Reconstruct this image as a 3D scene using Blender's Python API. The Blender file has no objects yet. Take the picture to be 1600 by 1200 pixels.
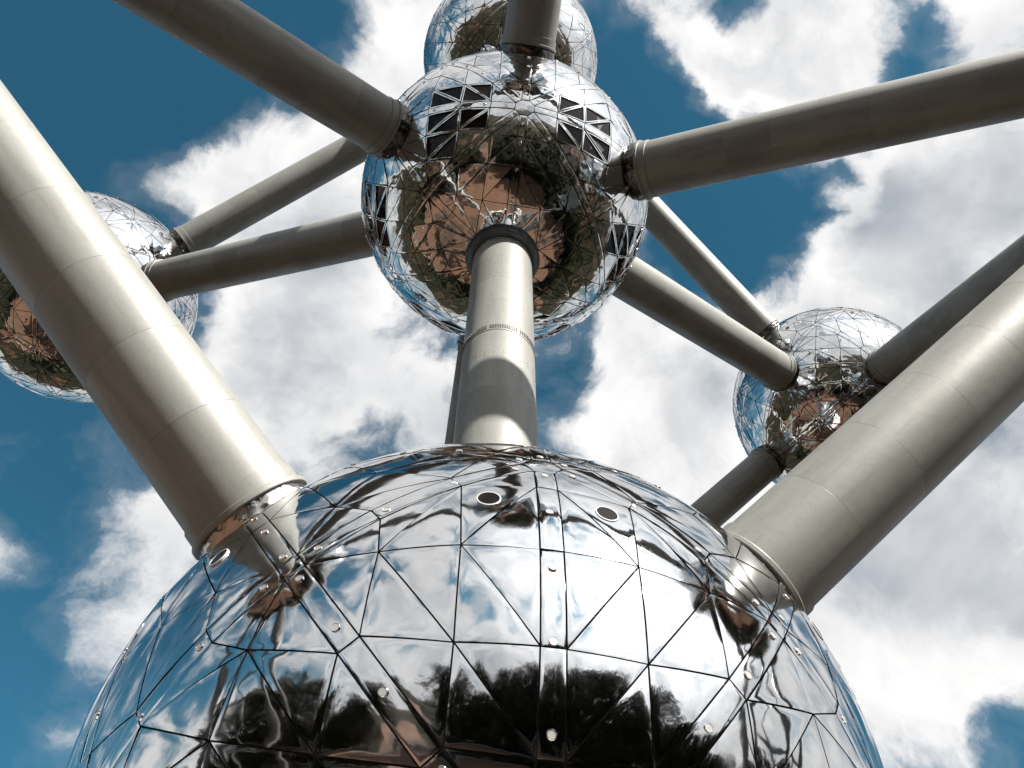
import bpy, math, random
import numpy as np
from mathutils import Vector, Matrix

sc = bpy.context.scene
col = sc.collection
rad = math.radians

# ------------------------------------------------------------------ camera
cam = bpy.data.cameras.new('camera')
cam.sensor_width = 36.0
cam.lens = 30.09
cam.clip_start = 0.1
cam.clip_end = 6000
camo = bpy.data.objects.new('camera', cam)
col.objects.link(camo)
CAM = np.array([-2.285, -19.172, 1.60])
camo.location = CAM
camo.rotation_euler = (2.577918, -0.006909, -0.161091)
sc.camera = camo

# ------------------------------------------------------------------ sun, sky, exposure
SUN_EL, SUN_AZ = 37.0, 31.5            # azimuth measured from -Y towards +X
SUN = Vector((math.cos(rad(SUN_EL)) * math.sin(rad(SUN_AZ)),
              -math.cos(rad(SUN_EL)) * math.cos(rad(SUN_AZ)), math.sin(rad(SUN_EL))))
sl = bpy.data.lights.new('sun', 'SUN')
sl.energy = 5.0
sl.angle = rad(0.5)
sl.color = (1.0, 0.95, 0.87)
so = bpy.data.objects.new('sun', sl)
col.objects.link(so)
so.location = (60, -90, 120)
so.rotation_euler = SUN.to_track_quat('Z', 'Y').to_euler()

sc.view_settings.view_transform = 'Standard'
sc.view_settings.look = 'None'
sc.view_settings.exposure = 1.6
sc.view_settings.gamma = 1.0
sc.view_settings.use_curve_mapping = False
sc.cycles.use_denoising = True
sc.cycles.max_bounces = 10
sc.cycles.glossy_bounces = 8
sc.cycles.diffuse_bounces = 4
sc.cycles.sample_clamp_indirect = 8.0
sc.cycles.blur_glossy = 0.0

# cumulus banks: (azimuth from +Y clockwise, elevation, radius, weight) in degrees on the sky
BANKS = [(-41.4, 65.0, 3.4, 0.5), (-25.6, 65.0, 4.5, 0.6), (-22.4, 58.9, 4.5, 0.6), (-10.8, 57.8, 6.3, 0.8), (-19.4, 52.4, 4.5, 0.6), (-3.4, 55.3, 2.5, 0.4), (-23.3, 77.4, 2.8, 0.25), (-28.2, 73.4, 2.3, 0.2), (-42.3, 61.2, 3.0, 0.45), (54.1, 76.6, 4.1, 0.30), (61.9, 67.0, 4.4, 0.5), (57.8, 72.0, 2.6, 0.4), (81.0, 61.8, 1.9, 0.4), (73.3, 67.5, 2.1, 0.3), (24.0, 56.0, 4.6, 0.6), (26.6, 60.0, 2.5, 0.35), (26.4, 51.3, 4.1, 0.6), (33.9, 57.0, 2.5, 0.4), (50.8, 57.1, 5.3, 0.8), (63.3, 57.1, 4.2, 0.7), (70.2, 56.2, 3.0, 0.6), (53.3, 62.1, 1.9, 0.3), (41.1, 37.4, 6.4, 0.9), (51.0, 41.8, 5.0, 0.9), (39.6, 43.0, 3.7, 0.6), (55.7, 47.6, 3.4, 0.5), (-23.7, 40.7, 4.0, 0.7), (-21.5, 33.0, 2.7, 0.4), (-31.2, 38.8, 1.7, 0.5), (-21.1, 45.7, 2.3, 0.3), (-33.9, 44.4, 1.4, 0.15),
         (-53.2, 60.1, 6.8, -0.9), (-49.8, 70.5, 5.6, -0.7), (-59.2, 65.3, 5.3, -0.8), (-34.7, 73.3, 2.3, -0.4), (-35.3, 44.2, 2.8, -0.5), (-25.7, 34.6, 4.0, -0.7), (-23.2, 29.7, 3.5, -0.6), (-8.0, 52.1, 2.1, -0.5), (-13.6, 50.9, 1.6, -0.25), (34.3, 74.5, 3.2, -0.7), (42.9, 71.4, 2.4, -0.4), (49.1, 66.1, 3.6, -0.95), (45.3, 61.9, 2.9, -1.0), (32.1, 61.8, 2.6, -0.9), (38.5, 64.5, 2.6, -0.8), (15.0, 57.6, 1.9, -0.6), (18.6, 59.1, 1.7, -0.3), (75.7, 64.0, 1.7, -0.6), (66.7, 60.7, 1.8, -0.35), (42.3, 29.9, 1.9, -0.6), (54.2, 44.7, 1.0, -0.3), (-29.8, 41.8, 2.1, -0.5), (65.0, 74.5, 1.5, -0.3),
         (39.4, 78.1, 1.9, -0.7), (40.8, 74.5, 1.9, -0.7), (66.5, 73.7, 1.4, -0.7), (45.0, 70.3, 1.8, -0.6), (57.6, 69.9, 0.9, -0.5), (56.0, 63.1, 1.7, -0.7), (61.6, 63.7, 1.1, -0.5), (72.3, 64.6, 1.2, -0.5), (66.0, 57.6, 1.0, -0.4)]


class NT:
    """tiny helper around a node tree"""
    def __init__(self, tree):
        self.t = tree
        self.n = tree.nodes
        self.l = tree.links

    def put(self, sock, v):
        if isinstance(v, bpy.types.NodeSocket):
            self.l.new(v, sock)
        elif v is not None:
            sock.default_value = v

    def node(self, kind, **kw):
        nd = self.n.new(kind)
        for k, v in kw.items():
            setattr(nd, k, v)
        return nd

    def math(self, op, a, b=None, c=None, clamp=False):
        nd = self.node('ShaderNodeMath', operation=op, use_clamp=clamp)
        for s, v in zip(nd.inputs, (a, b, c)):
            self.put(s, v)
        return nd.outputs[0]

    def vec(self, op, a, b=None, scale=None):
        nd = self.node('ShaderNodeVectorMath', operation=op)
        self.put(nd.inputs[0], a)
        if b is not None:
            self.put(nd.inputs[1], b)
        if scale is not None:
            self.put(nd.inputs['Scale'], scale)
        return nd.outputs['Value'] if op in ('DOT_PRODUCT', 'LENGTH', 'DISTANCE') else nd.outputs[0]

    def noise(self, v, scale, detail=4, rough=0.5, color=False, distortion=0.0, lac=2.0):
        nd = self.node('ShaderNodeTexNoise')
        self.put(nd.inputs['Vector'], v)
        nd.inputs['Scale'].default_value = scale
        nd.inputs['Detail'].default_value = detail
        nd.inputs['Roughness'].default_value = rough
        nd.inputs['Lacunarity'].default_value = lac
        nd.inputs['Distortion'].default_value = distortion
        return nd.outputs['Color'] if color else nd.outputs[0]

    def range(self, v, a, b, c=0.0, d=1.0, kind='SMOOTHSTEP'):
        nd = self.node('ShaderNodeMapRange', interpolation_type=kind)
        nd.inputs['From Min'].default_value = a
        nd.inputs['From Max'].default_value = b
        nd.inputs['To Min'].default_value = c
        nd.inputs['To Max'].default_value = d
        self.put(nd.inputs['Value'], v)
        return nd.outputs[0]

    def mix(self, f, a, b):
        nd = self.node('ShaderNodeMix', data_type='RGBA')
        self.put(nd.inputs[0], f)
        self.put(nd.inputs[6], a if isinstance(a, bpy.types.NodeSocket) else (*a, 1))
        self.put(nd.inputs[7], b if isinstance(b, bpy.types.NodeSocket) else (*b, 1))
        return nd.outputs[2]


def build_world():
    w = bpy.data.worlds.new('World')
    sc.world = w
    w.use_nodes = True
    T = NT(w.node_tree)
    T.n.clear()
    out = T.node('ShaderNodeOutputWorld')
    sky = T.node('ShaderNodeTexSky', sky_type='NISHITA', sun_disc=False)
    sky.sun_elevation = rad(SUN_EL)
    sky.sun_rotation = rad(180 - SUN_AZ)
    sky.air_density = 1.0
    sky.dust_density = 0.4
    sky.ozone_density = 3.0
    d = T.node('ShaderNodeTexCoord').outputs['Generated']
    d = T.vec('NORMALIZE', d)
    sep = T.node('ShaderNodeSeparateXYZ')
    T.l.new(d, sep.inputs[0])
    up = sep.outputs['Z']
    tint = T.mix(T.range(up, 0.02, 0.42), (0.31, 0.345, 0.36), (0.285, 0.72, 0.655))   # pale at the horizon, deep blue above
    skyc = T.vec('MULTIPLY', sky.outputs[0], tint)
    bg_sky = T.node('ShaderNodeBackground')
    T.put(bg_sky.inputs[0], skyc)
    bg_sky.inputs[1].default_value = 0.05
    wc = T.vec('SUBTRACT', T.noise(d, 5.0, 4, 0.55, color=True), (0.5, 0.5, 0.5))
    wf = T.vec('SUBTRACT', T.noise(d, 17.0, 5, 0.6, color=True), (0.5, 0.5, 0.5))
    dw = T.vec('NORMALIZE', T.vec('ADD', T.vec('ADD', d, T.vec('SCALE', wc, scale=0.10)), T.vec('SCALE', wf, scale=0.05)))
    s = None
    for az, el, r, wt in BANKS:
        v = (math.cos(rad(el)) * math.sin(rad(az)), math.cos(rad(el)) * math.cos(rad(az)), math.sin(rad(el)))
        m = T.range(T.vec('DOT_PRODUCT', dw, v), math.cos(rad(r * 1.75)), math.cos(rad(r * 0.15)), 0, wt)
        s = m if s is None else T.math('ADD', s, m)

    n1 = T.noise(d, 4.2, 9, 0.60, distortion=0.25)
    m1 = T.noise(d, 3.4, 5, 0.50, distortion=0.25)
    m2 = T.noise(T.vec('ADD', d, tuple(SUN * 0.055)), 3.4, 5, 0.50, distortion=0.25)
    wisp = T.noise(dw, 8.5, 8, 0.62, distortion=0.5)
    big = T.noise(d, 1.9, 2, 0.5)
    dens = T.math('ADD', T.math('MULTIPLY', T.math('SUBTRACT', n1, 0.5), 1.9),
                  T.math('MULTIPLY', T.math('SUBTRACT', big, 0.5), 0.9))
    dens = T.math('ADD', dens, T.math('MULTIPLY', s, 0.85))
    dens = T.math('ADD', dens, T.math('MULTIPLY', T.math('SUBTRACT', wisp, 0.5), 1.75))
    dens = T.math('ADD', dens, -0.10)
    # the cloud field thickens towards the sun side of the sky, and clouds near the sun shine brighter
    toward = T.vec('DOT_PRODUCT', d, tuple(SUN))
    dens = T.math('ADD', dens, T.range(toward, 0.0, 0.85, 0.0, 0.62))
    dens = T.math('ADD', dens, T.range(up, 0.45, 0.03, 0.0, 0.40))      # cumulus crowds together towards the horizon
    alpha = T.range(dens, -0.16, 0.50)
    veil = T.math('MULTIPLY', T.range(dens, -0.45, 0.10), 0.10)          # thin haze of broken cloud round the banks
    alpha = T.math('MAXIMUM', alpha, veil)
    relief = T.math('ADD', T.math('MULTIPLY', T.math('SUBTRACT', m1, m2), 2.4), 0.84, clamp=True)
    thick = T.range(dens, 0.55, 1.5, 0.0, 0.45)
    lit = T.math('SUBTRACT', relief, thick, clamp=True)
    ccol = T.mix(lit, (0.098, 0.115, 0.135), (0.345, 0.34, 0.337))
    ccol = T.vec('SCALE', ccol, scale=T.range(toward, math.cos(rad(42)), math.cos(rad(6)), 1.0, 2.1))
    bg_c = T.node('ShaderNodeBackground')
    T.put(bg_c.inputs[0], ccol)
    bg_c.inputs[1].default_value = 1.0
    mx = T.node('ShaderNodeMixShader')
    T.put(mx.inputs[0], alpha)
    T.l.new(bg_sky.outputs[0], mx.inputs[1])
    T.l.new(bg_c.outputs[0], mx.inputs[2])
    T.l.new(mx.outputs[0], out.inputs[0])
    w.cycles.sampling_method = 'MANUAL'
    w.cycles.sample_map_resolution = 512


build_world()


# ------------------------------------------------------------------ materials
def mat(name, base, rough=0.5, metal=0.0, spec=0.5, build=None):
    m = bpy.data.materials.new(name)
    m.use_nodes = True
    T = NT(m.node_tree)
    b = T.n['Principled BSDF']
    b.inputs['Base Color'].default_value = (*base, 1)
    b.inputs['Roughness'].default_value = rough
    b.inputs['Metallic'].default_value = metal
    b.inputs['Specular IOR Level'].default_value = spec
    if build:
        build(T, b)
    return m


def obj_coord(T):
    return T.node('ShaderNodeTexCoord').outputs['Object']


def bump(T, b, h, strength, dist):
    nd = T.node('ShaderNodeBump')
    nd.inputs['Strength'].default_value = strength
    nd.inputs['Distance'].default_value = dist
    T.put(nd.inputs['Height'], h)
    T.l.new(nd.outputs[0], b.inputs['Normal'])


def steel_nodes(wave, seed):
    def f(T, b):
        c = obj_coord(T)
        rnd = T.node('ShaderNodeObjectInfo').outputs['Random']
        h1 = T.noise(c, 0.75, 2, 0.45)
        h2 = T.noise(c, 2.6, 2, 0.5)
        h = T.math('ADD', h1, T.math('MULTIPLY', h2, 0.07))
        bump(T, b, h, 1.0, wave)
        dirt = T.range(T.noise(c, 1.4, 6, 0.65), 0.46, 0.74)
        fine = T.range(T.noise(c, 22.0, 4, 0.7), 0.52, 0.8)
        r = T.math('ADD', T.math('MULTIPLY', dirt, 0.05), T.math('MULTIPLY', fine, 0.04))
        T.put(b.inputs['Roughness'], T.math('ADD', r, 0.05))
        base = T.mix(T.math('MULTIPLY', T.math('ADD', dirt, fine), 0.22), (0.64, 0.65, 0.66), (0.47, 0.46, 0.44))
        T.put(b.inputs['Base Color'], T.mix(T.math('MULTIPLY', rnd, 0.12), base, (0.50, 0.50, 0.51)))
    return f


M = {}
M['steel'] = mat('polished_steel', (0.7, 0.7, 0.7), 0.05, 1.0, build=steel_nodes(0.023, 0))
M['steel_far'] = mat('polished_steel_wavy', (0.7, 0.7, 0.7), 0.05, 1.0, build=steel_nodes(0.075, 1))
M['backing'] = mat('seam_gasket', (0.018, 0.018, 0.018), 0.8)
M['glass'] = mat('dark_window_glass', (0.008, 0.007, 0.007), 0.03, 0.0, 0.13)
M['lamp_lens'] = mat('lamp_lens', (0.42, 0.42, 0.41), 0.30, 0.6)
M['port_rim'] = mat('porthole_pale_rim', (0.36, 0.36, 0.35), 0.3)
M['chrome'] = mat('chrome_rim', (0.70, 0.70, 0.69), 0.12, 1.0)
M['bolt'] = mat('bolt_steel', (0.16, 0.155, 0.15), 0.5, 0.6)


def paint(T, b):
    c = obj_coord(T)
    rnd = T.node('ShaderNodeObjectInfo').outputs['Random']
    sv = T.vec('MULTIPLY', c, (1.0, 1.0, 0.25))
    a = T.range(T.noise(sv, 0.9, 6, 0.62), 0.38, 0.72)
    f = T.range(T.noise(c, 6.0, 6, 0.7), 0.45, 0.8)
    base = T.mix(a, (0.174, 0.180, 0.168), (0.124, 0.127, 0.116))
    base = T.mix(T.math('MULTIPLY', f, 0.35), base, (0.088, 0.083, 0.074))
    streak = T.range(T.noise(T.vec('MULTIPLY', c, (2.4, 2.4, 0.16)), 1.6, 5, 0.6), 0.50, 0.75)
    base = T.mix(T.math('MULTIPLY', streak, 0.38), base, (0.095, 0.088, 0.076))
    spots = T.range(T.noise(c, 9.0, 2, 0.5), 0.735, 0.76)
    base = T.mix(T.math('MULTIPLY', spots, 0.5), base, (0.22, 0.19, 0.16))
    base = T.mix(T.math('MULTIPLY', rnd, 0.10), base, (0.13, 0.127, 0.115))
    T.put(b.inputs['Base Color'], base)
    T.put(b.inputs['Roughness'], T.math('ADD', T.math('MULTIPLY', a, 0.12), 0.42))
    bump(T, b, T.noise(c, 1.3, 4, 0.5), 0.28, 0.03)


M['paint'] = mat('tube_paint', (0.55, 0.52, 0.47), 0.4, 0.0, 0.5, build=paint)
M['core'] = mat('tube_core', (0.06, 0.055, 0.05), 0.7)


def foil(T, b):
    c = obj_coord(T)
    bump(T, b, T.noise(c, 2.6, 3, 0.5, distortion=0.8), 0.8, 0.06)


M['foil'] = mat('crumpled_foil', (0.50, 0.49, 0.47), 0.22, 1.0, build=foil)
M['foil_dark'] = mat('crumpled_dark_foil', (0.10, 0.095, 0.09), 0.22, 1.0, build=foil)
M['rubber'] = mat('dark_bellows', (0.014, 0.0135, 0.013), 0.38, 0.0, 0.5, build=foil)
M['dark_metal'] = mat('dark_painted_metal', (0.07, 0.068, 0.065), 0.5, 0.2)
M['white_roof'] = mat('pavilion_white', (0.6, 0.6, 0.58), 0.5)


def paving(T, b):
    c = obj_coord(T)
    a = T.range(T.noise(c, 0.12, 5, 0.6), 0.35, 0.7)
    f = T.noise(c, 3.0, 5, 0.7)
    base = T.mix(a, (0.150, 0.079, 0.048), (0.095, 0.053, 0.034))
    pat = T.range(T.noise(c, 0.045, 3, 0.55, distortion=0.6), 0.53, 0.60)
    base = T.mix(pat, base, (0.045, 0.034, 0.027))          # darker resurfaced areas
    base = T.mix(T.math('MULTIPLY', f, 0.5), base, (0.07, 0.044, 0.030))
    br = T.node('ShaderNodeTexBrick')
    T.put(br.inputs['Vector'], c)
    br.inputs['Scale'].default_value = 1.1
    br.inputs['Color1'].default_value = (1, 1, 1, 1)
    br.inputs['Color2'].default_value = (0.86, 0.84, 0.82, 1)
    br.inputs['Mortar'].default_value = (0.55, 0.52, 0.5, 1)
    br.inputs['Mortar Size'].default_value = 0.012
    T.put(b.inputs['Base Color'], T.vec('MULTIPLY', base, br.outputs[0]))
    T.put(b.inputs['Roughness'], 0.85)


M['paving'] = mat('brown_paving', (0.3, 0.18, 0.12), 0.85, 0.0, 0.2, build=paving)


def lawn(T, b):
    c = obj_coord(T)
    a = T.range(T.noise(c, 0.05, 6, 0.65), 0.35, 0.7)
    g = T.mix(a, (0.0075, 0.0085, 0.005), (0.015, 0.0145, 0.009))
    soil = T.range(T.noise(c, 0.014, 5, 0.6), 0.54, 0.62)
    T.put(b.inputs['Base Color'], T.mix(soil, g, (0.07, 0.036, 0.021)))
    T.put(b.inputs['Roughness'], 0.95)


M['lawn'] = mat('park_lawn', (0.06, 0.08, 0.03), 0.95, 0.0, 0.05, build=lawn)


def asphalt(T, b):
    c = obj_coord(T)
    T.put(b.inputs['Base Color'], T.mix(T.noise(c, 0.4, 6, 0.7), (0.045, 0.044, 0.042), (0.075, 0.07, 0.066)))
    T.put(b.inputs['Roughness'], 0.9)


M['asphalt'] = mat('asphalt', (0.05, 0.05, 0.05), 0.9, build=asphalt)


def leaves(T, b):
    rnd = T.node('ShaderNodeObjectInfo').outputs['Random']
    c = obj_coord(T)
    a = T.noise(c, 0.7, 3, 0.6)
    base = T.mix(a, (0.012, 0.0155, 0.008), (0.032, 0.034, 0.016))
    T.put(b.inputs['Base Color'], T.mix(T.math('MULTIPLY', rnd, 0.5), base, (0.035, 0.026, 0.014)))
    T.put(b.inputs['Roughness'], 0.7)


M['leaves'] = mat('leaves', (0.05, 0.07, 0.02), 0.7, 0.0, 0.15, build=leaves)
M['bark'] = mat('bark', (0.07, 0.05, 0.035), 0.9)

# ------------------------------------------------------------------ helpers
rng = np.random.default_rng(7)


def link(name, me, parent=None, m=None):
    o = bpy.data.objects.new(name, me)
    col.objects.link(o)
    if parent is not None:
        o.parent = parent
    if m is not None and me is not None and len(me.materials) == 0:
        me.materials.append(m)
    return o


def mesh_from(name, V, F, N=None, smooth=True):
    me = bpy.data.meshes.new(name)
    me.from_pydata([tuple(v) for v in V], [], F)
    if smooth:
        me.polygons.foreach_set('use_smooth', [True] * len(me.polygons))
    if N is not None:
        me.normals_split_custom_set_from_vertices([tuple(n) for n in N])
    me.update()
    return me


def lathe(profile, n=64, closed=False, wobble=None):
    """profile: list of (radius, z) rings -> verts, faces"""
    V, F = [], []
    for k, (r, z) in enumerate(profile):
        for i in range(n):
            a = 2 * math.pi * i / n
            rr = r + (wobble(k, i, n) if wobble else 0)
            V.append((rr * math.cos(a), rr * math.sin(a), z))
    for k in range(len(profile) - 1):
        for i in range(n):
            j = (i + 1) % n
            F.append((k * n + i, k * n + j, (k + 1) * n + j, (k + 1) * n + i))
    if closed:
        F.append(tuple(range(n - 1, -1, -1)))
        b = (len(profile) - 1) * n
        F.append(tuple(b + i for i in range(n)))
    return V, F


def sharp_lathe(profile, n=64):
    """lathe whose profile corners stay crisp: every segment gets its own rings and exact normals"""
    V, F, N = [], [], []
    for (r0, z0), (r1, z1) in zip(profile[:-1], profile[1:]):
        dr, dz = r1 - r0, z1 - z0
        l = math.hypot(dr, dz) or 1
        nr, nz = dz / l, -dr / l
        b = len(V)
        for r, z in ((r0, z0), (r1, z1)):
            for i in range(n):
                a = 2 * math.pi * i / n
                V.append((r * math.cos(a), r * math.sin(a), z))
                N.append((nr * math.cos(a), nr * math.sin(a), nz))
        for i in range(n):
            j = (i + 1) % n
            F.append((b + i, b + j, b + n + j, b + n + i))
    return V, F, N


def nrm(v):
    v = np.asarray(v, float)
    return v / np.linalg.norm(v)


# ------------------------------------------------------------------ geometry of the nine atoms
R = 9.0
EDGE = 47.36
HZ, HR = EDGE / math.sqrt(3), EDGE * math.sqrt(2 / 3)
BZ = 12.697


def azv(d, r, z):
    return np.array([r * math.cos(rad(d)), r * math.sin(rad(d)), z])


POS = {'B': np.array([0, 0, BZ]), 'C': np.array([0, 0, BZ + 1.5 * HZ]), 'T': np.array([0, 0, BZ + 3 * HZ]),
       'La': azv(-150, HR, BZ + HZ), 'Lb': azv(-30, HR, BZ + HZ), 'Lc': azv(90, HR, BZ + HZ),
       'Uab': azv(-90, HR, BZ + 2 * HZ), 'Ul': azv(150, HR, BZ + 2 * HZ), 'Ur': azv(30, HR, BZ + 2 * HZ)}
AX = np.array([nrm(POS[k] - POS['B']) for k in ('La', 'Lb', 'Lc')])     # the cube's three edge directions
R_DIAG, R_EDGE = 1.60, 1.48
TUBES = [('B', 'C'), ('C', 'T')] + [('C', k) for k in ('La', 'Lb', 'Lc', 'Uab', 'Ul', 'Ur')] + \
        [('B', k) for k in ('La', 'Lb', 'Lc')] + [('T', k) for k in ('Uab', 'Ul', 'Ur')] + \
        [('La', 'Uab'), ('Lb', 'Uab'), ('La', 'Ul'), ('Lc', 'Ul'), ('Lb', 'Ur'), ('Lc', 'Ur')]


def tube_r(t):
    return R_DIAG if 'C' in t else R_EDGE


def tubes_of(k):
    return [(nrm(POS[b if a == k else a] - POS[k]), tube_r((a, b))) for a, b in TUBES if k in (a, b)]


# ------------------------------------------------------------------ cladding pattern
# every atom: 48 spherical triangles (A = cube axis, X = edge axis, Z = body diagonal), each cut
# into 15 panels, with narrow lamp strips along all nine mirror circles
W = 0.0235
s2 = math.sqrt(2)


def solve_sector():
    P = {}
    P['cA'] = (math.sqrt(1 - (2.4142 * W) ** 2 - W * W), 2.4142 * W, W)
    t = math.sqrt((1 - W * W) / 2)
    P['cX'] = (t + W / s2, t - W / s2, W)
    t = 1 / math.sqrt(3)
    P['cZ'] = (t + s2 * W, t, t - s2 * W)
    for n, a in (('K', 15.5), ('A1', 30.0)):
        P[n] = (math.cos(rad(a)), math.sin(rad(a)), W)
    for n, a in (('V', 11.7), ('Mm', 22.5), ('S', 35.0), ('Tt', 47.3)):
        u = math.sin(rad(a)) / s2
        P[n] = (math.cos(rad(a)), u + W / s2, u - W / s2)
    for n, a in (('E', 11.2), ('L', 22.2)):
        u = math.cos(rad(a)) / s2
        P[n] = (u + W / s2, u - W / s2, math.sin(rad(a)))
    P['D'] = (0.911, 0.387, 0.142)
    P['Bb'] = (0.775, 0.615, 0.146)
    P['Cc'] = (0.806, 0.524, 0.275)
    return {k: nrm(v) for k, v in P.items()}


SP = solve_sector()
TRIS = [('cA', 'K', 'V'), ('K', 'V', 'D'), ('V', 'Mm', 'D'), ('K', 'A1', 'D'), ('D', 'Mm', 'Cc'), ('Mm', 'S', 'Cc'),
        ('A1', 'D', 'Bb'), ('D', 'Cc', 'Bb'), ('A1', 'Bb', 'cX'), ('Cc', 'S', 'Tt'), ('Cc', 'Tt', 'L'),
        ('Bb', 'Cc', 'L'), ('Bb', 'L', 'E'), ('cX', 'Bb', 'E'), ('L', 'Tt', 'cZ')]


def to_world(v, s):
    """sector coordinates (along A, j, k) -> direction; s = ((i,si),(j,sj),(k,sk))"""
    return sum(v[n] * s[n][1] * AX[s[n][0]] for n in range(3))


SECTORS = []
for i in range(3):
    for j in range(3):
        if j != i:
            k = 3 - i - j
            for si in (1, -1):
                for sj in (1, -1):
                    for sk in (1, -1):
                        SECTORS.append(((i, si), (j, sj), (k, sk)))

PIECES = []           # dicts: kind, poly (unit directions), sector id, tri index
for s in SECTORS:
    for ti, tr in enumerate(TRIS):
        PIECES.append(dict(kind='panel', poly=[to_world(SP[n], s) for n in tr], s=s, ti=ti))


def sw(v, a, b):
    v = list(v)
    v[a], v[b] = v[b], v[a]
    return v


LAMPS = []            # directions of the round lamps on the strips
for s in SECTORS:
    flip_k = lambda v: (v[0], v[1], -v[2])
    if s[2][1] == 1:      # A-X strips
        ch = ['cA', 'K', 'A1', 'cX']
        for a, b in zip(ch[:-1], ch[1:]):
            PIECES.append(dict(kind='strip', poly=[to_world(SP[a], s), to_world(SP[b], s), to_world(flip_k(SP[b]), s), to_world(flip_k(SP[a]), s)]))
        for th in (6.5, 14.0, 23.4, 32.8, 42.2):
            LAMPS.append(to_world((math.cos(rad(th)), math.sin(rad(th)), 0), s))
    if s[1][0] < s[2][0]:  # A-Z strips (sector and its mirror with j,k swapped)
        ch = ['cA', 'V', 'Mm', 'S', 'Tt', 'cZ']
        for a, b in zip(ch[:-1], ch[1:]):
            PIECES.append(dict(kind='strip', poly=[to_world(SP[a], s), to_world(SP[b], s), to_world(sw(SP[b], 1, 2), s), to_world(sw(SP[a], 1, 2), s)]))
        for th in (6.5, 14.0, 23.2, 32.5, 41.9, 51.2):
            u = math.sin(rad(th)) / s2
            LAMPS.append(to_world((math.cos(rad(th)), u, u), s))
    if s[0][0] < s[1][0]:  # X-Z strips (a,j swapped)
        ch = ['cX', 'E', 'L', 'cZ']
        for a, b in zip(ch[:-1], ch[1:]):
            PIECES.append(dict(kind='strip', poly=[to_world(SP[a], s), to_world(SP[b], s), to_world(sw(SP[b], 0, 1), s), to_world(sw(SP[a], 0, 1), s)]))
        for th in (3.6, 12.6, 21.9, 30.9):
            u = math.cos(rad(th)) / s2
            LAMPS.append(to_world((u, u, math.sin(rad(th))), s))


def ring_cap(axis, pts):
    axis = nrm(axis)
    u = nrm(np.cross(axis, [0.31, 0.52, 0.79]))
    v = np.cross(axis, u)
    pts.sort(key=lambda p: math.atan2(p @ v, p @ u))
    PIECES.append(dict(kind='hub_cap', poly=pts))


caps = {}
for s in SECTORS:
    A = (s[0],)
    X = tuple(sorted((s[0], s[1])))
    Z = tuple(sorted(s))
    for key, n in ((A, 'cA'), (X, 'cX'), (Z, 'cZ')):
        caps.setdefault(key, []).append(to_world(SP[n], s))
for key, pts in caps.items():
    ring_cap(sum(sg * AX[i] for i, sg in key), pts)
for p in PIECES:
    p['c'] = nrm(sum(p['poly']))
    q = p['poly']
    if np.dot(np.cross(q[1] - q[0], q[2] - q[1]), p['c']) < 0:
        p['poly'] = q[::-1]

PORTS = []            # round portholes, one either side of each strip towards a body diagonal
for s in SECTORS:
    if sum(sg for _, sg in s) == 1 and s[0][1] == -1:
        PORTS.append(to_world(nrm((0.717, 0.574, 0.396)), s))
PORTS.append(nrm(0.866 * AX[0] - 0.108 * AX[1] - 0.489 * AX[2]))
PORTS.append(nrm(-0.108 * AX[0] + 0.866 * AX[1] - 0.489 * AX[2]))


def inset(poly, g):
    """move every side of a spherical polygon (radius R) inwards by g metres"""
    n = len(poly)
    planes = []
    for i in range(n):
        nn = nrm(np.cross(poly[i], poly[(i + 1) % n]))     # inward side for counter-clockwise polygons
        planes.append(nn)
    out = []
    for i in range(n):
        a, b = planes[i - 1], planes[i]
        d = np.cross(a, b)
        if np.linalg.norm(d) < 1e-4:
            out.append(nrm(poly[i] + a * g / R))
            continue
        A = np.array([a, b, poly[i]])
        out.append(nrm(np.linalg.solve(A, [g / R, g / R, 1.0])))
    return out


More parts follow.
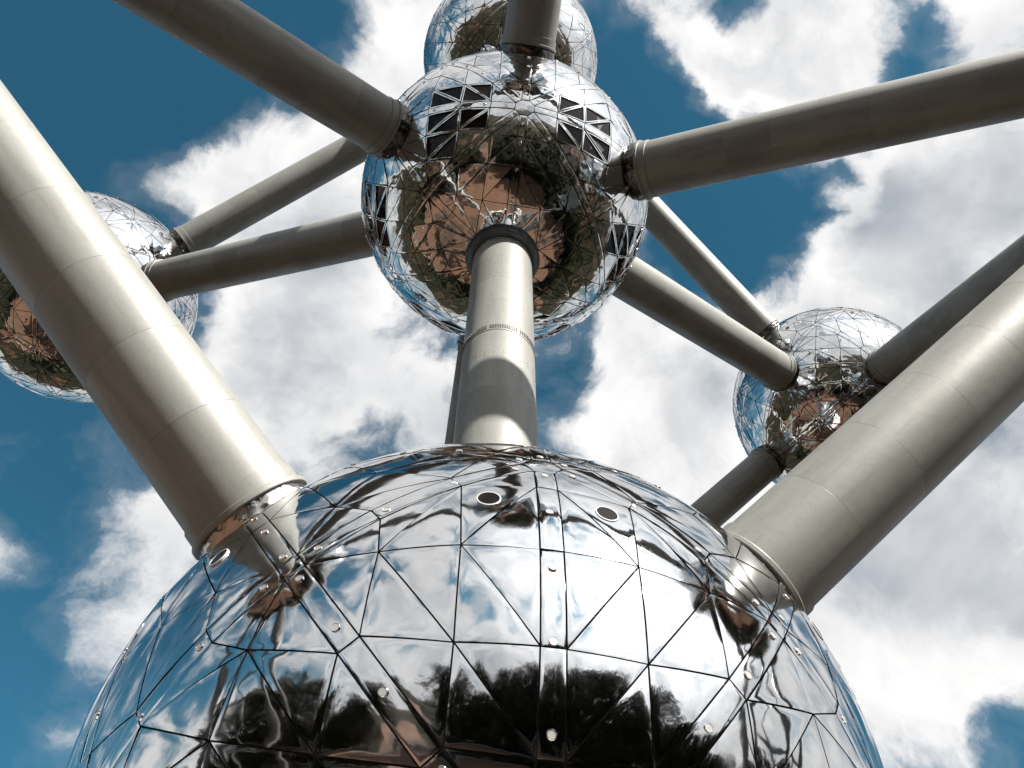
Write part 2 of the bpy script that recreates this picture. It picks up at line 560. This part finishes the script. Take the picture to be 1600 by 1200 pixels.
def piece_mesh(p, n, gap, flat, tilt, window=False, pill=0.0035, band=0.11):
    """vertices, faces, normals of one slightly pillowed, slightly flattened cladding piece"""
    poly = p['poly']
    c = p['c']
    if p['kind'] != 'panel':
        band = min(band, 0.06)
    if window:
        band = 0.03
    o = inset(poly, gap)
    m = inset(poly, gap + band)
    k = len(poly)
    pn = nrm(np.cross(o[1] - o[0], o[2] - o[0]))
    pn = pn if pn @ c > 0 else -pn
    d0 = np.mean([x @ pn for x in o])
    ax = nrm(np.cross(c, rng.normal(size=3)))
    th = rng.normal() * tilt
    tv = np.cross(c, ax) * th                 # small normal deviation of the whole piece
    step = rng.normal() * 0.004

    def pos(dirs):
        dirs = np.atleast_2d(dirs)
        u = dirs / np.linalg.norm(dirs, axis=1)[:, None]
        plan = u * (d0 / (u @ pn))[:, None]
        q = (1 - flat) * u + flat * plan
        q = q * (R + step) - c * ((u - c) @ tv)[:, None] * R
        return u, q

    def nor(u):
        v = (1 - flat) * u + flat * pn + tv
        return v / np.linalg.norm(v, axis=1)[:, None]
    V, F, N = [], [], []

    def ring(cs, nn):
        return np.array([cs[i] * (1 - t / nn) + cs[(i + 1) % k] * t / nn for i in range(k) for t in range(nn)])
    nk = n * k
    ro, rm = ring(o, n), ring(m, n)
    uo, qo = pos(ro)
    um, qm = pos(rm)
    no, nm = nor(uo), nor(um)
    outd = uo - um
    outd = outd / np.linalg.norm(outd, axis=1)[:, None]
    no2 = no + outd * (1.7 * pill / band)
    nm2 = nm + outd * (0.30 * pill / band)
    no2 /= np.linalg.norm(no2, axis=1)[:, None]
    nm2 /= np.linalg.norm(nm2, axis=1)[:, None]
    # skirt (own vertices), outer ring, inner ring
    sk_n = outd
    V += list(qo - uo * pill * 1.0 - uo * 0.07) + list(qo - uo * pill)
    N += list(sk_n) + list(sk_n)
    for i in range(nk):
        j = (i + 1) % nk
        F.append((i, j, nk + j, nk + i))
    b = len(V)
    V += list(qo - uo * pill)
    N += list(no2)
    V += list(qm)
    N += list(nm2)
    for i in range(nk):
        j = (i + 1) % nk
        F.append((b + i, b + j, b + nk + j, b + nk + i))
    bm_ = b + nk                               # start of the inner ring
    if window:
        w = inset(poly, gap + band + 0.035)
        uw, qw = pos(ring(w, n))
        b = len(V)
        V += list(qw)
        N += list(nor(uw))
        V += list(qw)
        N += list(-outd)
        V += list(qw - uw * 0.06)
        N += list(-outd)
        for i in range(nk):
            j = (i + 1) % nk
            F.append((bm_ + i, bm_ + j, b + j, b + i))
            F.append((b + nk + i, b + nk + j, b + 2 * nk + j, b + 2 * nk + i))
        pane = [x * (d0 * R - 0.045) / (x @ pn) for x in inset(poly, gap + band + 0.028)]
        return V, F, N, pane
    if k == 3 and n > 1:
        idx = {}
        for a in range(n + 1):
            for bb in range(n + 1 - a):
                # barycentric: m0*(n-a-bb) + m1*a + m2*bb
                if bb == 0 and a < n:
                    idx[a, bb] = bm_ + a
                elif a + bb == n and a > 0:
                    idx[a, bb] = bm_ + n + bb
                elif a == 0:
                    idx[a, bb] = bm_ + 2 * n + (n - bb) if bb > 0 else bm_
                else:
                    v = (m[0] * (n - a - bb) + m[1] * a + m[2] * bb) / n
                    u, q = pos(v)
                    idx[a, bb] = len(V)
                    V.append(q[0])
                    N.append(nor(u)[0])
        for a in range(n):
            for bb in range(n - a):
                F.append((idx[a, bb], idx[a + 1, bb], idx[a, bb + 1]))
                if a + bb < n - 1:
                    F.append((idx[a + 1, bb], idx[a + 1, bb + 1], idx[a, bb + 1]))
    else:
        u, q = pos(sum(m) / k)
        ci = len(V)
        V.append(q[0])
        N.append(nor(u)[0])
        for i in range(nk):
            F.append((bm_ + i, bm_ + (i + 1) % nk, ci))
    return V, F, N, None


class Join:
    def __init__(self):
        self.V, self.F, self.N = [], [], []

    def add(self, V, F, N):
        b = len(self.V)
        self.V += V
        self.F += [tuple(i + b for i in f) for f in F]
        self.N += N

    def mesh(self, name):
        return mesh_from(name, self.V, self.F, self.N)


def disc_stud(d, r, h, rim, n=14):
    """little round lamp: (rim mesh parts, lens mesh parts) sitting on direction d"""
    u = nrm(np.cross(d, [0.2, 0.3, 0.93]))
    v = np.cross(d, u)
    pr = [(r, -0.03), (r, h * 0.7), (r - rim * 0.4, h), (r - rim, h), (r - rim, h * 0.45)]
    V, F, N = sharp_lathe(pr, n)
    f = lambda p: u * p[0] + v * p[1] + d * (R + p[2])
    g = lambda p: u * p[0] + v * p[1] + d * p[2]
    V = [f(p) for p in V]
    N = [g(p) for p in N]
    lens = [f(((r - rim) * math.cos(2 * math.pi * i / n), (r - rim) * math.sin(2 * math.pi * i / n), h * 0.5)) for i in range(n)]
    top = f((0, 0, h * 0.8))
    LV = lens + [top]
    LF = [(i, (i + 1) % n, n) for i in range(n)]
    LN = [d] * (n + 1)
    return (V, F, N), (LV, LF, LN)


# ------------------------------------------------------------------ the setting
def plaza_r(azm):
    """edge of the square, azimuth 0 = -Y and + towards +X"""
    return 52 + 58 * math.exp(-((azm + 105) / 48) ** 2) - 8 * math.exp(-((azm - 40) / 60) ** 2) + 10 * math.exp(-((azm - 165) / 40) ** 2) + 1.2 * math.sin(rad(azm) * 5)


def ground():
    n = 96
    rings = [0, 30, 60, 90, 140, 220, 400, 800, 1600, 3000]
    V = [(0, 0, 0)]
    F = []
    for r in rings[1:]:
        for i in range(n):
            a = 2 * math.pi * i / n
            z = 0.0 if r < 200 else (r - 200) * 0.004 * (1 + math.sin(3 * a + r * 0.01))
            V.append((r * math.cos(a), r * math.sin(a), z))
    for i in range(n):
        F.append((0, 1 + i, 1 + (i + 1) % n))
    for k in range(len(rings) - 2):
        b = 1 + k * n
        for i in range(n):
            j = (i + 1) % n
            F.append((b + i, b + j, b + n + j, b + n + i))
    o = link('ground', mesh_from('ground', V, F), None, M['lawn'])
    o['kind'] = 'structure'
    # the square round the monument
    pts = []
    for i in range(180):
        a = 2 * math.pi * i / 180
        azm = math.degrees(math.atan2(math.cos(a), -math.sin(a)))     # 0 = -Y, + towards +X
        r = plaza_r(azm)
        pts.append((r * math.cos(a), r * math.sin(a)))
    V = [(x, y, 0.004) for x, y in pts]
    sq = link('plaza', mesh_from('plaza', V, [tuple(range(180))], smooth=False), None, M['paving'])
    sq['kind'] = 'structure'
    # kerb round the square
    V, F = [], []
    for i, (x, y) in enumerate(pts):
        r = math.hypot(x, y)
        for rr, z in ((r - 0.05, 0.0), (r - 0.05, 0.12), (r + 0.25, 0.12), (r + 0.25, 0.0)):
            V.append((x / r * rr, y / r * rr, z))
    for i in range(180):
        j = (i + 1) % 180
        for k in range(3):
            F.append((i * 4 + k, i * 4 + k + 1, j * 4 + k + 1, j * 4 + k))
    kb = link('kerb', mesh_from('kerb', V, F, smooth=False), None, M['white_roof'])
    kb['kind'] = 'structure'
    # avenues leading off through the park
    for azm, w in ((-25, 11), (-118, 9), (150, 10)):
        d = Vector((math.sin(rad(azm)), -math.cos(rad(azm)), 0))
        s = Vector((-d.y, d.x, 0)) * w / 2
        a, b = d * (plaza_r(azm) - 2), d * 420
        V = [(a - s).to_tuple(), (b - s).to_tuple(), (b + s).to_tuple(), (a + s).to_tuple()]
        V = [(x, y, 0.012) for x, y, _ in V]
        r = link('avenue', mesh_from('avenue', V, [(0, 1, 2, 3)], smooth=False), None, M['paving'])
        r['kind'] = 'structure'


ground()

# ------------------------------------------------------------------ the monument
mon = link('sphere_monument', None)
mon['label'] = 'monument of mirror-polished steel spheres joined by thick pale tubes, filling the view'
mon['category'] = 'monument'

SPHERE_LABEL = {
    'B': 'huge mirror steel sphere low in the foreground, cut off by the bottom edge',
    'C': 'central sphere with dark triangular windows at the top of the upright tube',
    'T': 'farthest sphere, half hidden behind the central one at the top edge',
    'Ul': 'sphere at the left edge, crossed by the thick foreground tube',
    'Ur': 'sphere on the right behind the thick foreground tube',
}

# panels that carry dark triangular windows on the central sphere: (A axis, j, k) sector -> panel indices
WIN = {}


def cyc(s, n):
    return tuple(((i + n) % 3, sg) for i, sg in s)


for n in range(3):
    for s, tis in ((((2, -1), (0, 1), (1, -1)), (1, 2, 4, 5)), (((2, -1), (1, -1), (0, 1)), (1, 2, 4, 5, 6, 7)),
                   (((2, -1), (1, 1), (0, -1)), (1, 2, 4, 5)), (((2, -1), (0, -1), (1, 1)), (1, 2, 4, 5))):
        WIN.setdefault(cyc(s, n), set()).update(tis)

Minv = Matrix.LocRotScale(Vector(CAM), camo.rotation_euler, None).inverted()
Minv = np.array(Minv)


def view_size(P, nrml):
    """rough projected size of a piece at point P with normal nrml, 0 when it faces away or lies outside the frame"""
    v = CAM - P
    dist = np.linalg.norm(v)
    f = (v / dist) @ nrml
    if f <= 0.01:
        return 0
    q = Minv @ np.append(P, 1)
    if q[2] >= 0:
        return 0
    x, y = q[0] / -q[2], q[1] / -q[2]
    if abs(x) > 0.66 or abs(y) > 0.52:
        return 0
    return f / dist ** 2


def build_backing():
    V, F = [], []
    nu, nv = 64, 32
    r = R - 0.10
    for a in range(nv + 1):
        t = math.pi * a / nv
        for b in range(nu):
            p = 2 * math.pi * b / nu
            V.append((r * math.sin(t) * math.cos(p), r * math.sin(t) * math.sin(p), r * math.cos(t)))
    for a in range(nv):
        for b in range(nu):
            c = (b + 1) % nu
            F.append((a * nu + b, (a + 1) * nu + b, (a + 1) * nu + c, a * nu + c))
    return mesh_from('core_shell', V, F)


core_me = build_backing()
core_me.materials.append(M['backing'])
far_clad = [None, None]


def area(poly):
    c = sum(poly) / len(poly)
    return sum(np.linalg.norm(np.cross(poly[i] - c, poly[(i + 1) % len(poly)] - c)) for i in range(len(poly)))


def build_sphere(key):
    o = link('sphere', core_me, mon)
    o.location = POS[key]
    if key in SPHERE_LABEL:
        o['label'] = SPHERE_LABEL[key]
    shown = key in SPHERE_LABEL
    near = key == 'B'
    steel = M['steel'] if near else M['steel_far']
    holes = tubes_of(key)
    if not shown and far_clad[0] is not None:
        c = link('panel', far_clad[0], o)
        c['kind'] = 'stuff'
        return
    n_near = 5 if near else 3
    gap = 0.015 if near else (0.019 if key == 'C' else 0.022)
    flat = (0.10, 0.08) if near else (0.35, 0.2)
    tilt = 0.010 if near else 0.022
    band = 0.13 if near else 0.12
    todo = []
    for p in PIECES:
        hid = False
        for d, r in holes:
            cr = math.cos(math.asin((r - 0.1) / R))
            if all(x @ d > cr for x in p['poly']):
                hid = True
        if shown and hid:
            continue
        vs = view_size(POS[key] + p['c'] * R, p['c']) * area(p['poly']) if shown else 0
        todo.append((vs, p))
    picked = {}
    for kind in ('panel', 'strip', 'hub_cap'):
        l = sorted([t for t in todo if t[1]['kind'] == kind and t[0] > 0], key=lambda t: -t[0])[:300]
        for t in l:
            picked[id(t[1])] = True
    J = Join()
    for vs, p in todo:
        one = id(p) in picked
        fl = max(0.0, rng.normal(flat[0], flat[1]))
        win = key == 'C' and p['kind'] == 'panel' and p['ti'] in WIN.get(p['s'], ())
        n = n_near if one else 2
        if p['kind'] != 'panel':
            n = 3 if one else 1
        V, F, N, pane = piece_mesh(p, n, gap, fl, tilt if p['kind'] == 'panel' else tilt * 0.4, win, pill=0.005 if near else 0.0055, band=band)
        if one:
            link(p['kind'], mesh_from(p['kind'], V, F, N), o, steel)
            if pane:
                link('window_pane', mesh_from('window_pane', pane, [tuple(range(len(pane)))], smooth=False), o, M['glass'])
        else:
            J.add(V, F, N)
            if pane:
                link('window_pane', mesh_from('window_pane', pane, [tuple(range(len(pane)))], smooth=False), o, M['glass'])
    me = J.mesh('panel')
    c = link('panel', me, o, steel)
    c['kind'] = 'stuff'
    if not shown:
        far_clad[0] = me
        return
    # lamps on the strips
    JR, JL = Join(), Join()
    for d in LAMPS:
        if any(d @ t > math.cos(math.asin(min(0.99, (r + 0.45) / R))) for t, r in holes):
            continue
        vs = view_size(POS[key] + d * R, d)
        rim, lens = disc_stud(d, 0.082 if near else 0.10, 0.014, 0.014)
        if vs > 0 and key in ('B', 'C'):
            a = link('strip_lamp', mesh_from('strip_lamp', *rim), o, M['chrome'])
            me = a.data
            b = len(me.vertices)
            Va, Fa, Na = rim
            me2 = mesh_from('strip_lamp', Va + lens[0], Fa + [tuple(i + len(Va) for i in f) for f in lens[1]], Na + lens[2])
            me2.materials.append(M['chrome'])
            me2.materials.append(M['lamp_lens'])
            for f in me2.polygons[len(Fa):]:
                f.material_index = 1
            a.data = me2
            bpy.data.meshes.remove(me)
        else:
            JR.add(*rim)
            JL.add(*lens)
    if JR.V:
        c = link('strip_lamp', JR.mesh('strip_lamp'), o, M['chrome'])
        c['kind'] = 'stuff'
        c = link('lamp_lens', JL.mesh('lamp_lens'), o, M['lamp_lens'])
        c['kind'] = 'stuff'
    # portholes
    for d in PORTS:
        if any(d @ t > math.cos(math.asin(min(0.99, (r + 0.6) / R))) for t, r in holes):
            continue
        if view_size(POS[key] + d * R, d) <= 0:
            continue
        rim, lens = disc_stud(d, 0.235, 0.018, 0.026, 32)
        link('porthole_rim', mesh_from('porthole_rim', *rim), o, M['port_rim'])
        link('porthole_glass', mesh_from('porthole_glass', *lens), o, M['glass'])


for key in ('B', 'C', 'T', 'Ul', 'Ur', 'La', 'Lb', 'Lc', 'Uab'):
    build_sphere(key)

# ------------------------------------------------------------------ tubes
SEC_MESH, END_MESH = {}, {}


def section_mesh(r, L):
    k = (r, round(L, 3))
    if k not in SEC_MESH:
        g = 0.002
        V, F, N = sharp_lathe([(r - 0.012, g), (r - 0.0015, g + 0.001), (r, g + 0.006), (r, L * 0.5), (r, L - g - 0.006), (r - 0.0015, L - g - 0.001), (r - 0.012, L - g)], 80)
        me = mesh_from('section', V, F, N)
        me.materials.append(M['paint'])
        SEC_MESH[k] = me
    return SEC_MESH[k]


def end_meshes(r):
    if r in END_MESH:
        return END_MESH[r]
    V, F, N = sharp_lathe([(r, 0.62), (r + 0.055, 0.60), (r + 0.055, 0.16), (r + 0.13, 0.15), (r + 0.14, 0.13), (r + 0.14, 0.02), (r + 0.13, 0.0), (r - 0.1, 0.0)][::-1], 80)
    collar = mesh_from('collar', V, F, N)
    collar.materials.append(M['paint'])
    # crumpled weather skirt between collar and sphere
    rr = np.random.default_rng(int(r * 100))
    n, K = 120, 9
    raw = rr.normal(size=(K, n))
    for _ in range(2):
        raw = (raw + np.roll(raw, 1, 1) + np.roll(raw, -1, 1)) / 2.2
    prof = []
    for k in range(K):
        t = k / (K - 1)
        prof.append((r + 0.03 + 0.05 * math.sin(math.pi * t) + 0.12 * max(0, 0.35 - t), -0.78 + 0.80 * t))
    V, F = lathe(prof, n, wobble=lambda k, i, n_: 0.028 * raw[k, i] * math.sin(math.pi * (0.1 + 0.8 * k / (K - 1))))
    skirt = mesh_from('weather_skirt', V, F)
    skirt.materials.append(M['foil'])
    END_MESH[r] = (collar, skirt)
    return END_MESH[r]


def skirt_dark(r):
    k = ('dark', r)
    if k not in END_MESH:
        me = end_meshes(r)[1].copy()
        me.materials.clear()
        me.materials.append(M['foil_dark'])
        END_MESH[k] = me
    return END_MESH[k]


def bolt_row(r, z, n, size, rows=1, dz=0.12, a0=0.0, a1=2 * math.pi, skip=None):
    V, F = [], []
    for k in range(rows):
        for i in range(n):
            if skip and (i % skip == 0):
                continue
            a = a0 + (a1 - a0) * (i + 0.5) / n
            e = size / r / 2
            h = size / 2
            b = len(V)
            for rr in (r - 0.01, r + 0.035):
                for da, dd in ((-e, -h), (e, -h), (e, h), (-e, h)):
                    V.append((rr * math.cos(a + da), rr * math.sin(a + da), z + k * dz + dd))
            F += [(b + 4, b + 5, b + 6, b + 7), (b, b + 1, b + 5, b + 4), (b + 1, b + 2, b + 6, b + 5), (b + 2, b + 3, b + 7, b + 6), (b + 3, b, b + 4, b + 7)]
    return V, F


TUBE_LABEL = {
    ('B', 'C'): 'upright pale tube with bolted ring, between the foreground sphere and the central one',
    ('B', 'La'): 'thick sunlit tube running from the foreground sphere to the left edge',
    ('B', 'Lb'): 'thick grey tube running from the foreground sphere to the right edge',
    ('C', 'La'): 'tube from the central sphere to the upper left corner',
    ('C', 'Lb'): 'tube from the central sphere to the right edge',
    ('C', 'Uab'): 'short stretch of tube rising from the central sphere to the top edge',
    ('C', 'Ul'): 'lower of the two thin tubes meeting the left sphere',
    ('T', 'Ul'): 'upper of the two thin tubes meeting the left sphere',
    ('C', 'Ur'): 'tube joining the central sphere with the right sphere',
    ('T', 'Ur'): 'thin tube from behind the central sphere to the right sphere',
    ('Lb', 'Ur'): 'dark tube from the right sphere up to the right edge',
    ('Lc', 'Ur'): 'dark tube from the right sphere down behind the foreground sphere',
}


def build_tube(a, b):
    r = tube_r((a, b))
    A, B = POS[a], POS[b]
    L = float(np.linalg.norm(B - A))
    u = Vector((B - A) / L)
    q = u.to_track_quat('Z', 'Y')
    if abs(u.z) > 0.999:
        q = Matrix.Identity(3).to_quaternion()
    s0, s1 = 9.26, L - 9.26
    key = ('core', r, round(L, 2))
    if key not in SEC_MESH:
        V, F = lathe([(r - 0.03, 8.4), (r - 0.03, L - 8.4)], 64)
        SEC_MESH[key] = mesh_from('tube', V, F)
        SEC_MESH[key].materials.append(M['core'])
    t = link('tube', SEC_MESH[key], mon)
    t.location = A
    t.rotation_mode = 'QUATERNION'
    t.rotation_quaternion = q
    if (a, b) in TUBE_LABEL:
        t['label'] = TUBE_LABEL[a, b]
    n = round((s1 - s0 - 0.4) / 2.48)
    l = (s1 - s0 - 0.4) / n
    for i in range(n):
        c = link('section', section_mesh(r, l), t)
        c.location = (0, 0, s0 + 0.2 + i * l)
        c.rotation_euler = (0, 0, 2.4 * i)
    collar, skirt = end_meshes(r)
    c = link('collar', collar, t)
    c.location = (0, 0, s0)
    k = link('weather_skirt', skirt if a == 'B' and b != 'C' else skirt_dark(r), t)
    k.location = (0, 0, s0 + 0.02)
    if (a, b) == ('B', 'C'):
        # broad dark bellows and bolted flange under the central sphere
        zt = L - 8.55
        n_, K = 140, 12
        rr = np.random.default_rng(5)
        raw = rr.normal(size=(K, n_))
        raw = (raw + np.roll(raw, 1, 1) + np.roll(raw, -1, 1) + np.roll(raw, 2, 1)) / 2.4
        prof = [(r + 0.02, zt - 0.95), (r + 0.10, zt - 0.92), (r + 0.12, zt - 0.80), (r + 0.10, zt - 0.62), (r + 0.20, zt - 0.52), (r + 0.26, zt - 0.40), (r + 0.32, zt - 0.30), (r + 0.42, zt - 0.24), (r + 0.46, zt - 0.14), (r + 0.45, zt - 0.02), (r + 0.42, zt + 0.15), (r + 0.40, zt + 0.4)]
        V, F = lathe(prof, n_, wobble=lambda k, i, nn: 0.016 * raw[k, i] if 3 < k < 11 else 0)
        link('bellows', mesh_from('bellows', V, F), t, M['rubber'])
        V, F = bolt_row(r + 0.005, zt - 1.12, 84, 0.055, 2, 0.10, skip=9)
        link('bolt_ring', mesh_from('bolt_ring', V, F, smooth=False), t, M['bolt'])['kind'] = 'stuff'
        V, F, N = sharp_lathe([(r - 0.01, 21.28), (r + 0.018, 21.30), (r + 0.018, 21.36), (r - 0.01, 21.38)], 80)
        link('joint_ring', mesh_from('joint_ring', V, F, N), t, M['bolt'])
        V, F = bolt_row(r + 0.005, 21.52, 96, 0.05, 3, 0.11, skip=13)
        link('bolt_ring', mesh_from('bolt_ring', V, F, smooth=False), t, M['bolt'])['kind'] = 'stuff'
        for z in (28.6, 27.1, 19.4, 19.15, 17.8, 17.55):
            V, F = bolt_row(r - 0.02, z, 26, 0.032, 1)
            link('bolt_ring', mesh_from('bolt_ring', V, F, smooth=False), t, M['bolt'])['kind'] = 'stuff'
    else:
        c = link('collar', collar, t)
        c.location = (0, 0, s1)
        c.rotation_euler = (math.pi, 0, 0)
        k = link('weather_skirt', skirt_dark(r), t)
        k.location = (0, 0, s1 - 0.02)
        k.rotation_euler = (math.pi, 0, 1.0)


for a, b in TUBES:
    build_tube(a, b)


# ------------------------------------------------------------------ legs and entrance below
def beam(p0, p1, w0, w1, name, parent, m, n=12):
    p0, p1 = Vector(p0), Vector(p1)
    d = (p1 - p0)
    L = d.length
    V, F = lathe([(w0, 0), (w0 * 1.15, L * 0.12), (w1 * 1.2, L * 0.6), (w1, L)], n, closed=True)
    o = link(name, mesh_from(name, V, F), parent, m)
    o.location = p0
    o.rotation_mode = 'QUATERNION'
    o.rotation_quaternion = d.to_track_quat('Z', 'Y')
    return o


for key in ('La', 'Lb', 'Lc'):
    P = POS[key]
    d = Vector((P[0], P[1], 0)).normalized()
    s = Vector((-d.y, d.x, 0))
    c = Vector((P[0], P[1], 0))
    legs = []
    for sg in (-1, 1):
        top = c + s * sg * 2.6 + Vector((0, 0, P[2] - 8.2))
        foot = c + s * sg * 6.5 + d * 1.0
        beam(foot, top, 0.55, 0.75, 'support_leg', mon, M['dark_metal'])
    beam(c - s * 4.6 + Vector((0, 0, 16)), c + s * 4.6 + Vector((0, 0, 16)), 0.3, 0.3, 'support_tie', mon, M['dark_metal'])
    for k in range(7):
        z0, z1 = k * 4.6, (k + 1) * 4.6
        x0, x1 = (-1.4, 1.4) if k % 2 == 0 else (1.4, -1.4)
        V, F = [], []
        for x, z in ((x0, z0), (x1, z1)):
            for t in (-0.8, 0.8):
                for h in (0, 0.35):
                    V.append(tuple(c + s * x + d * t + Vector((0, 0, z + h))))
        F = [(0, 1, 3, 2), (4, 6, 7, 5), (0, 4, 5, 1), (2, 3, 7, 6), (1, 5, 7, 3), (0, 2, 6, 4)]
        link('stair_flight', mesh_from('stair_flight', V, F, smooth=False), mon, M['dark_metal'])

V, F, N = sharp_lathe([(4.2, 5.2), (4.2, 3.4), (11.5, 3.35), (11.7, 3.3), (11.7, 2.95), (11.4, 2.9), (3.0, 2.9)][::-1], 96)
link('pavilion_roof', mesh_from('pavilion_roof', V, F, N), mon, M['white_roof'])
V, F = lathe([(9.6, 0.0), (9.6, 2.9)], 72)
link('pavilion_glazing', mesh_from('pavilion_glazing', V, F), mon, M['glass'])
V, F, N = sharp_lathe([(0.16, 0), (0.16, 2.92)], 16)
pc = mesh_from('pavilion_column', V, F, N)
for i in range(16):
    o = link('pavilion_column', pc, mon, M['white_roof'])
    o.location = (10.8 * math.cos(2 * math.pi * i / 16), 10.8 * math.sin(2 * math.pi * i / 16), 0)


# ------------------------------------------------------------------ trees round the square (seen in the mirrors)
def tree_meshes(seed, h):
    rs = np.random.default_rng(seed)
    V, F = [], []

    def limb(p0, p1, r0, r1, n=7):
        d = nrm(p1 - p0)
        u = nrm(np.cross(d, [0.3, 0.2, 0.9]))
        v = np.cross(d, u)
        b = len(V)
        for p, r in ((p0, r0), ((p0 + p1) / 2 + rs.normal(size=3) * 0.12, (r0 + r1) / 2), (p1, r1)):
            for i in range(n):
                a = 2 * math.pi * i / n
                V.append(p + u * r * math.cos(a) + v * r * math.sin(a))
        for k in range(2):
            for i in range(n):
                j = (i + 1) % n
                F.append((b + k * n + i, b + k * n + j, b + k * n + n + j, b + k * n + n + i))
    top = np.array([0, 0, h * 0.62])
    limb(np.zeros(3), np.array([0, 0, h * 0.35]), 0.42, 0.32)
    limb(np.array([0, 0, h * 0.35]), top, 0.32, 0.12)
    LV, LF = [], []
    cw = h * rs.uniform(0.26, 0.34)
    for i in range(58):
        z = h * (0.10 + 0.86 * rs.random() ** 0.9)
        t = (z / h - 0.10) / 0.90
        wid = cw * math.sqrt(max(0.05, math.sin(math.pi * (0.12 + 0.82 * t)))) * rs.uniform(0.55, 1.08)
        a = rs.random() * 2 * math.pi
        c = np.array([math.cos(a) * wid, math.sin(a) * wid, z]) * np.array([1, 1, 1])
        if i % 5 == 0:
            limb(np.array([0, 0, max(h * 0.22, z - h * 0.18)]), c, 0.13, 0.03, 5)
        cr = h * rs.uniform(0.07, 0.12)
        for k in range(60):
            p = c + rs.normal(size=3) * cr * np.array([0.6, 0.6, 0.45])
            u = nrm(rs.normal(size=3))
            v = nrm(np.cross(u, rs.normal(size=3)))
            s = rs.uniform(0.28, 0.6)
            b = len(LV)
            LV += [p - u * s, p + v * s * 0.6, p + u * s, p - v * s * 0.6]
            LF.append((b, b + 1, b + 2, b + 3))
    return mesh_from('trunk', V, F), mesh_from('crown', LV, LF, smooth=False)


TREE = [tree_meshes(40 + i, h) for i, h in enumerate((22, 19, 16, 21, 13))]
random.seed(11)


def place_tree(x, y, kind, sc_, label):
    o = link('park_tree', None)
    o.location = (x, y, 0)
    o.rotation_euler = (0, 0, random.uniform(0, 6.28))
    o.scale = (sc_, sc_, sc_ * random.uniform(0.92, 1.08))
    o['label'] = label
    o['category'] = 'tree'
    o['group'] = 'park trees round the square'
    tr, cr = TREE[kind]
    link('trunk', tr, o, M['bark'])
    link('crown', cr, o, M['leaves'])


def clear_of_avenue(azm):
    return all(abs((azm - a + 180) % 360 - 180) > w for a, w in ((-25, 7), (-118, 5), (150, 5)))


LABEL_T = 'dark leafy park tree mirrored low in the spheres'
for azm0 in range(-180, 180, 4):
    azm = azm0 + random.uniform(-1.5, 1.5)
    if not clear_of_avenue(azm):
        continue
    r = plaza_r(azm) + 3.5 + random.uniform(0, 6)
    kind, s = random.choice((0, 1, 2, 3, 4)), random.uniform(0.75, 0.9)
    if 6 < azm < 28:
        kind, s = random.choice((0, 3)), random.uniform(0.85, 0.98)
    elif 36 < azm < 60:
        kind, s = 4, random.uniform(0.8, 0.95)
    elif -72 < azm < -45:
        kind, s = random.choice((0, 3)), random.uniform(1.1, 1.25)
    place_tree(r * math.sin(rad(azm)), -r * math.cos(rad(azm)), kind, s, LABEL_T)


def far_wood():
    J = Join()
    rs = np.random.default_rng(3)
    V, F = [], []
    for i in range(520):
        azm = rs.uniform(-180, 180) if i % 3 else rs.uniform(0, 170)
        if not clear_of_avenue(azm):
            continue
        r = plaza_r(azm) + 11 + 230 * rs.random() ** 1.7
        x, y = r * math.sin(rad(azm)), -r * math.cos(rad(azm))
        h = rs.uniform(7, 14)
        for k in range(130):
            p = rs.normal(size=3)
            p = p / np.linalg.norm(p) * rs.uniform(0.6, 1.0)
            c = np.array([x, y, h * 0.52]) + p * np.array([h * 0.36, h * 0.36, h * 0.46])
            u = nrm(rs.normal(size=3))
            v = nrm(np.cross(u, rs.normal(size=3)))
            s = rs.uniform(0.8, 1.7)
            b = len(V)
            V += [c - u * s, c + v * s * 0.6, c + u * s, c - v * s * 0.6]
            F.append((b, b + 1, b + 2, b + 3))
    o = link('far_wood', mesh_from('far_wood', V, F, smooth=False), None, M['leaves'])
    o['kind'] = 'stuff'
    o['label'] = 'mass of dark woodland beyond the square, seen mirrored'
    o['category'] = 'wood'


far_wood()
